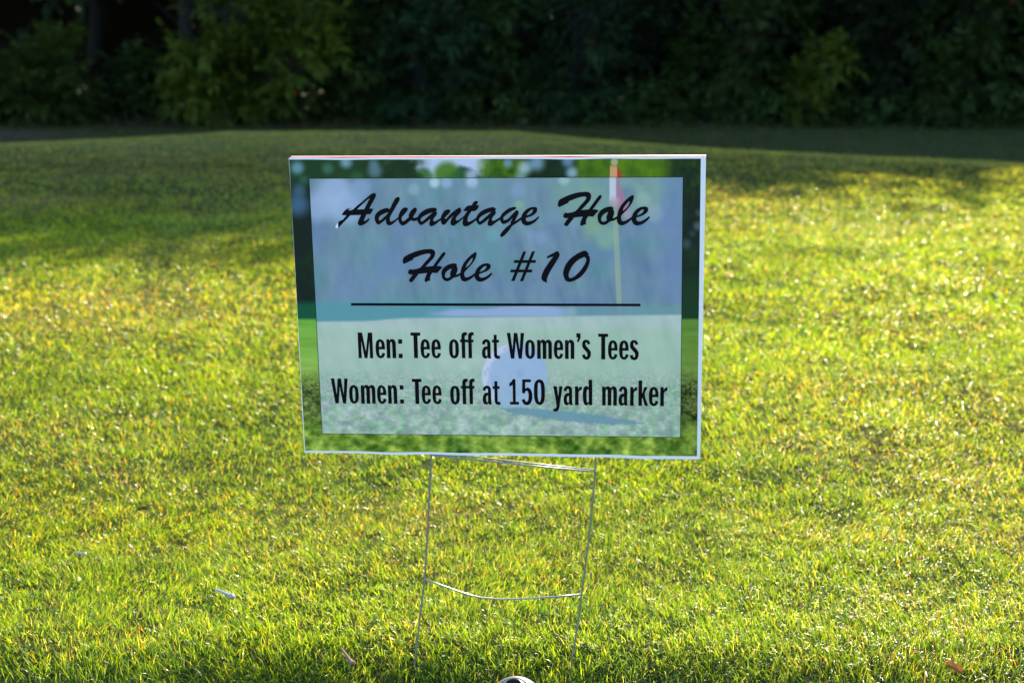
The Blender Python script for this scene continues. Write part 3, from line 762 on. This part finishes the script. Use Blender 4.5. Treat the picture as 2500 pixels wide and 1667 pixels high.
pts = [(1034, 1412.5), (1075, 1427), (1113.5, 1441), (1145, 1451.5), (1173, 1458), (1222, 1462.5), (1297, 1460), (1360, 1455.5), (1422, 1450)]
m = MB(); m.tube([wp(x, y, .0) for x, y in pts], 0.0014, 10); child(m, "crossbar", M_WIRE, stake)

# ------------------------------------------------------------------ small things lying in the grass
def tee(name, tail, head, mat, label, group, r=0.0027, rh=0.0058):
    tail, head = Vector(tail), Vector(head)
    d = (head-tail); L = d.length; d.normalize()
    prof = [(0, .0004), (.06, .0016), (.12, r*.8), (.5, r), (.72, r*1.05), (.84, r*1.35), (.93, rh*.85), (.985, rh), (1.0, rh*.96)]
    m = MB(); m.tube([tail + d*L*t for t, _ in prof], [q for _, q in prof], 18, caps=False)
    e = empty(name, tail); tag(e, label, "golf tee", group)
    m.build("shaft", mat, e, smooth=True)
    c = MB(); ip = [(1.0, rh*.95), (.985, rh*.8), (.965, rh*.45), (.955, rh*.05)]
    c.tube([tail + d*L*t for t, _ in ip], [q for _, q in ip], 18, caps=True); c.build("cup", mat, e, smooth=True)
a = ground_pt(831.5, 1580, .024); b = ground_pt(861, 1620, .026)
tee("golf_tee", a, b, M_TEE_O, "orange wooden tee lying in the grass near the stake", "golf tees dropped in the grass")
a = ground_pt(524, 1436, .019); b = ground_pt(568, 1456, .023)
tee("golf_tee", a, b, M_TEE_W, "white tee with a wide head lying alone on the lawn", "golf tees dropped in the grass")
a = ground_pt(180, 1348, .016); b = ground_pt(209, 1352, .017)
tee("golf_tee", a, b, M_TEE_W, "pale tee sunk in the lawn farthest from the sign", "golf tees dropped in the grass", r=.0024, rh=.0036)

# grey domed marker at the bottom edge
dc = Vector((0, 0, CAM_H)) + ray(1260, 1722)*(1.93/ray(1260, 1722).y)
e = empty("tee_marker", (dc.x, dc.y, float(hgt(dc.x, dc.y))-.01)); tag(e, "grey metal domed tee marker with a dark recess on top", "tee marker")
R_ = 0.0435
TLT = Matrix.Rotation(math.radians(13), 3, 'X') @ Matrix.Rotation(math.radians(-7), 3, 'Y')
prof = [(R_*math.sin(t), R_*math.cos(t)) for t in [math.radians(a_) for a_ in range(17, 92, 5)]] + [(R_, -.05)]
n = 48; vs = []; fs = []
for r, z in prof:
    for k in range(n):
        vs.append(dc + TLT @ Vector((r*math.cos(2*math.pi*k/n), r*math.sin(2*math.pi*k/n), z)))
for i in range(len(prof)-1):
    for k in range(n): fs.append((i*n+k, (i+1)*n+k, (i+1)*n+(k+1) % n, i*n+(k+1) % n))
mesh_obj("dome", vs, fs, M_GREY, e, smooth=True)
prof = [(R_*math.sin(math.radians(17)), R_*math.cos(math.radians(17))), (R_*.26, R_*.94), (R_*.24, R_*.72), (0.0005, R_*.70)]
vs = []; fs = []
for r, z in prof:
    for k in range(n): vs.append(dc + TLT @ Vector((r*math.cos(2*math.pi*k/n), r*math.sin(2*math.pi*k/n), z)))
for i in range(len(prof)-1):
    for k in range(n): fs.append((i*n+k, (i+1)*n+k, (i+1)*n+(k+1) % n, i*n+(k+1) % n))
mesh_obj("recess", vs, fs, M_DARK, e)

# fallen orange-brown leaf
lc = ground_pt(2332, 1632, .032)
A_ = 14; vs = []; fs = []; cols = []
for i in range(A_+1):
    t = i/A_; x = (t-.5)*0.030
    w = 0.0085*math.sin(math.pi*min(1, t*1.02+.01))**.6*(1+.2*math.sin(t*19))
    for j in range(-3, 4):
        s_ = j/3
        vs.append(lc + Vector((x, s_*w*.6, s_*w*.75 + .004*abs(s_)**1.3 + .005*math.sin(t*4.3+1) + .0015*math.sin(t*15+s_*3))))
        cols.append(np.array([.22, .10, .012])*(0.75+.5*random.random()) if abs(s_) > .2 else np.array([.14, .05, .012]))
for i in range(A_):
    for j in range(6):
        q = i*7+j; fs.append((q, q+7, q+8, q+1))
M_DRYLEAF = leafy("dry_leaf", .5, .35, (1.2, 1.0, .6))
tag(mesh_obj("fallen_leaf", vs, fs, M_DRYLEAF, colors=np.array(cols), smooth=True), "curled orange brown leaf lying on the grass at lower right", "leaf")

# ------------------------------------------------------------------ foliage
def rosettes(C, D, L, Wd, nl, col, seed, droop=.35):
    """leaf sprays: C (n,3) centres, D (n,3) main directions, L leaf length; nl leaflets each; returns verts, quads, cols"""
    r = np.random.default_rng(seed); n = len(C)
    D = D/np.linalg.norm(D, axis=1, keepdims=True)
    up = np.zeros_like(D); up[:, 2] = 1
    side = np.cross(D, up + r.normal(0, .15, D.shape)); side /= np.linalg.norm(side, axis=1, keepdims=True)+1e-9
    nrm = np.cross(side, D)
    Vs = []; Cs = []
    for k in range(nl):
        t = (k//2)/max(1, (nl-1)//2)
        sg = 1 if k % 2 else -1
        if k == nl-1: ang = np.zeros(n)
        else: ang = sg*(1.25-.75*t)*np.ones(n)
        ang = ang + r.normal(0, .18, n)
        b = C + D*(L*1.1*t)[:, None]
        d = D*np.cos(ang)[:, None] + side*np.sin(ang)[:, None] + nrm*(r.normal(-.1, .25, n))[:, None]
        d[:, 2] -= droop*r.random(n)
        d /= np.linalg.norm(d, axis=1, keepdims=True)
        ll = L*r.uniform(.6, 1.1, n); w = Wd*r.uniform(.7, 1.2, n)
        s2 = np.cross(d, nrm + r.normal(0, .3, d.shape)); s2 /= np.linalg.norm(s2, axis=1, keepdims=True)+1e-9
        mid = b + d*(ll*.45)[:, None]
        tip = b + d*ll[:, None]; tip[:, 2] -= ll*.12
        Vs.append(np.stack([b, mid + s2*(w*.5)[:, None], tip, mid - s2*(w*.5)[:, None]], 1))
        cc = col*r.uniform(.65, 1.3, (n, 1))
        Cs.append(np.repeat(cc[:, None], 4, 1))
    V = np.concatenate(Vs, 0).reshape(-1, 3); C_ = np.concatenate(Cs, 0).reshape(-1, 3)
    F = np.arange(len(V)).reshape(-1, 4)
    return V, F, C_

def crown_pts(r, centre, rad, n, clumps):
    """points gathered in clumps inside an ellipsoid, denser towards its skin"""
    cen = []
    while len(cen) < clumps:
        q = r.normal(0, 1, 3); q /= np.linalg.norm(q); q *= r.uniform(.45, 1.0)
        cen.append(q)
    cen = np.array(cen)
    idx = r.integers(0, clumps, n)
    p = cen[idx] + r.normal(0, .17, (n, 3))
    d = p - cen[idx]*.55 + r.normal(0, .12, (n, 3))
    return np.array(centre) + p*np.array(rad), d*np.array(rad)+np.array([0, 0, .02]), idx

def make_plant(name, x, y, parts_, trunk_h, trunk_r, leafL, leafW, col, label, cat, group=None, seed=0, red=0, nl=7, stems=1):
    """parts_: list of (dx, dz, rx, ry, rz, n, clumps)"""
    r = np.random.default_rng(seed*7+3)
    z = float(hgt(x, y))
    e = empty(name, (x, y, z)); tag(e, label, cat, group)
    Vs = []; Fs = []; Cs = []; off = 0
    tb = MB()
    tops = []
    for i, (dx, dz, rx, ry, rz, n, cl) in enumerate(parts_):
        c = (x+dx, y+r.normal(0, .1), z+dz)
        P, D, idx = crown_pts(r, c, (rx, ry, rz), n, cl)
        P[:, 2] = np.maximum(P[:, 2], hgt(P[:, 0], P[:, 1]) + .05)
        tone = r.uniform(.7, 1.35, cl)[idx][:, None]
        base_c = np.array(col)*tone
        V, F, C_ = rosettes(P, D, np.full(n, leafL)*r.uniform(.7, 1.2, n), np.full(n, leafW), nl, base_c, seed*13+i)
        if red and i == 0:
            k = r.integers(0, len(V)//4, red)
            for q in k: C_[q*4:q*4+4] = (.55, .05, .025)
        Vs.append(V); Fs.append(F+off); Cs.append(C_); off += len(V); tops.append((c, (rx, ry, rz)))
    mesh_obj("foliage" if cat != "tree" else "crown", np.concatenate(Vs), np.concatenate(Fs), M_LEAF, e, colors=np.concatenate(Cs))
    # stem(s) and limbs
    for s_ in range(stems):
        bx = x + (r.normal(0, .12) if stems > 1 else 0)
        P = [Vector((bx, y, z-.1))]
        ex = bx + r.normal(0, .08)*trunk_h
        for t in (.2, .45, .7, 1.0):
            P.append(Vector((bx + (ex-bx)*t + r.normal(0, .03)*trunk_h*.3, y + r.normal(0, .02)*trunk_h, z + trunk_h*t)))
        tb.tube(P, [trunk_r*(1-.16*q) for q in range(5)], 8)
        for (c, rad) in tops:
            for q in range(4):
                a0 = P[2 + (q % 3)]
                tgt = Vector(c) + Vector((r.normal(0, .5)*rad[0], r.normal(0, .4)*rad[1], r.normal(0, .45)*rad[2]))
                mid = a0.lerp(tgt, .5) + Vector((0, 0, .08*rad[2]))
                tb.tube([a0, mid, tgt], [trunk_r*.45, trunk_r*.3, trunk_r*.1], 6)
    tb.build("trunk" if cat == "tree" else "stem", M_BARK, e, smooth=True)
    return e

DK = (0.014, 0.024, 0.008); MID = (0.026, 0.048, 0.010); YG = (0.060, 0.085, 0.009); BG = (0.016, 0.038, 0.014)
def wx(px, y): return (px-1250)/FPX*y*1.03
# shrubs along the front of the wood, left to right: px, y, height, half width, colour, density, label
SHR = [
 (20, 17.4, .9, .65, DK, 130, "low dim shrub at the far left edge of the wood", 0),
 (165, 17.0, .95, .55, (.040,.060,.010), 170, "rounded vine covered shrub on the dark left side of the wood", 0),
 (385, 17.9, .75, .5, MID, 110, "small weedy shrub in the black gap left of the bright bushes", 0),
 (560, 17.2, 1.75, .55, YG, 230, "tallest bright yellow green bush left of the sign", 0),
 (720, 17.0, 1.5, .75, YG, 330, "wide yellow green bush with an orange leaf at its foot", 3),
 (880, 17.9, 2.0, .75, MID, 260, "tall mid green bush directly left above the sign", 0),
 (1060, 17.4, 1.55, .6, BG, 200, "bluish green bush above the left half of the sign", 0),
 (1230, 17.9, 2.1, .8, MID, 280, "tall leafy bush behind the middle of the sign", 0),
 (1400, 17.2, 1.6, .55, BG, 190, "drooping bluish bush above the right half of the sign", 2),
 (1560, 18.2, 1.9, .7, DK, 220, "dark bush behind the right end of the sign", 0),
 (1800, 17.4, 2.0, .8, MID, 290, "broad bush with star shaped sprays right of the sign", 4),
 (1960, 17.1, .85, .32, YG, 90, "small yellow green sapling low in the right wood", 1),
 (2120, 17.6, 2.0, .75, DK, 260, "dark spreading bush with a red leaf on the right", 4),
 (2300, 17.3, 1.9, .65, MID, 220, "upright bush with drooping sprays near the right edge", 2),
 (2480, 17.8, 1.7, .6, DK, 180, "dim bush cut by the right edge of the picture", 0),
]
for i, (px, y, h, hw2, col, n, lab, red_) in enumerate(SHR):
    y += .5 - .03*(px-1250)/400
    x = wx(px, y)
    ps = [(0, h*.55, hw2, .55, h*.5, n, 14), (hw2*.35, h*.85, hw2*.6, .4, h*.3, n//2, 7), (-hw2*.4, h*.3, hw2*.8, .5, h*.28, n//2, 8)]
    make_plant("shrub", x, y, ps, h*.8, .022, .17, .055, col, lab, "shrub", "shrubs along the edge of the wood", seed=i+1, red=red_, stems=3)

# tall trees of the wood: their crowns shade the far lawn
TREES = []
rt = random.Random(5)
for row, (yy, n, spread, hb) in enumerate(((20.5, 10, 30, 0.0), (23.5, 9, 36, .3), (27.0, 9, 44, .6))):
    for i in range(n):
        TREES.append((-spread*.42 + spread*(i+.5)/n + rt.uniform(-.8, .8) + (2.0 if row else 0), yy + rt.uniform(-.7, .7), hb))
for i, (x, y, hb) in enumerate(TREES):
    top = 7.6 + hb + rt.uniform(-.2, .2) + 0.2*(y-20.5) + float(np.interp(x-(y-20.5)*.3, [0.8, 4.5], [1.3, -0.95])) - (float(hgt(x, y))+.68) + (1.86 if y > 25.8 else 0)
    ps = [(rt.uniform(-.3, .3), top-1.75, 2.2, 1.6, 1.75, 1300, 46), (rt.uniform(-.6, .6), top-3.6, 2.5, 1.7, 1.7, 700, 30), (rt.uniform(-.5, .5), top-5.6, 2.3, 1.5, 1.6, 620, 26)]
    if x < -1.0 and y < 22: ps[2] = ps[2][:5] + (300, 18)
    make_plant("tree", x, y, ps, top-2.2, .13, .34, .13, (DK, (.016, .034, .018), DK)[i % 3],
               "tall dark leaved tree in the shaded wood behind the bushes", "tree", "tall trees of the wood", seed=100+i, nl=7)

# undergrowth
r = np.random.default_rng(77)
n = 5200
ux = r.uniform(-9, 9, n); uy = 17.3 - .10*np.clip(ux, -3, 5) + np.abs(r.normal(0, 1.2, n)) + .5*vnoise(ux*.8, ux*0, 40)
uz = hgt(ux, uy) + r.random(n)**1.3*(.12 + .38*vnoise(ux*1.2, uy, 41)) + .03
D = r.normal(0, 1, (n, 3)); D[:, 2] = np.abs(D[:, 2])*.6
tone = (.5 + 1.0*vnoise(ux*1.5, uy*2, 43))[:, None]
V, F, C_ = rosettes(np.stack([ux, uy, uz], 1), D, r.uniform(.06, .13, n), np.full(n, .04), 6, np.array([.05, .095, .025])*tone, 9)
tag(mesh_obj("undergrowth", V, F, M_LEAF, colors=C_), "low weedy undergrowth along the foot of the wood", "undergrowth", kind="stuff")
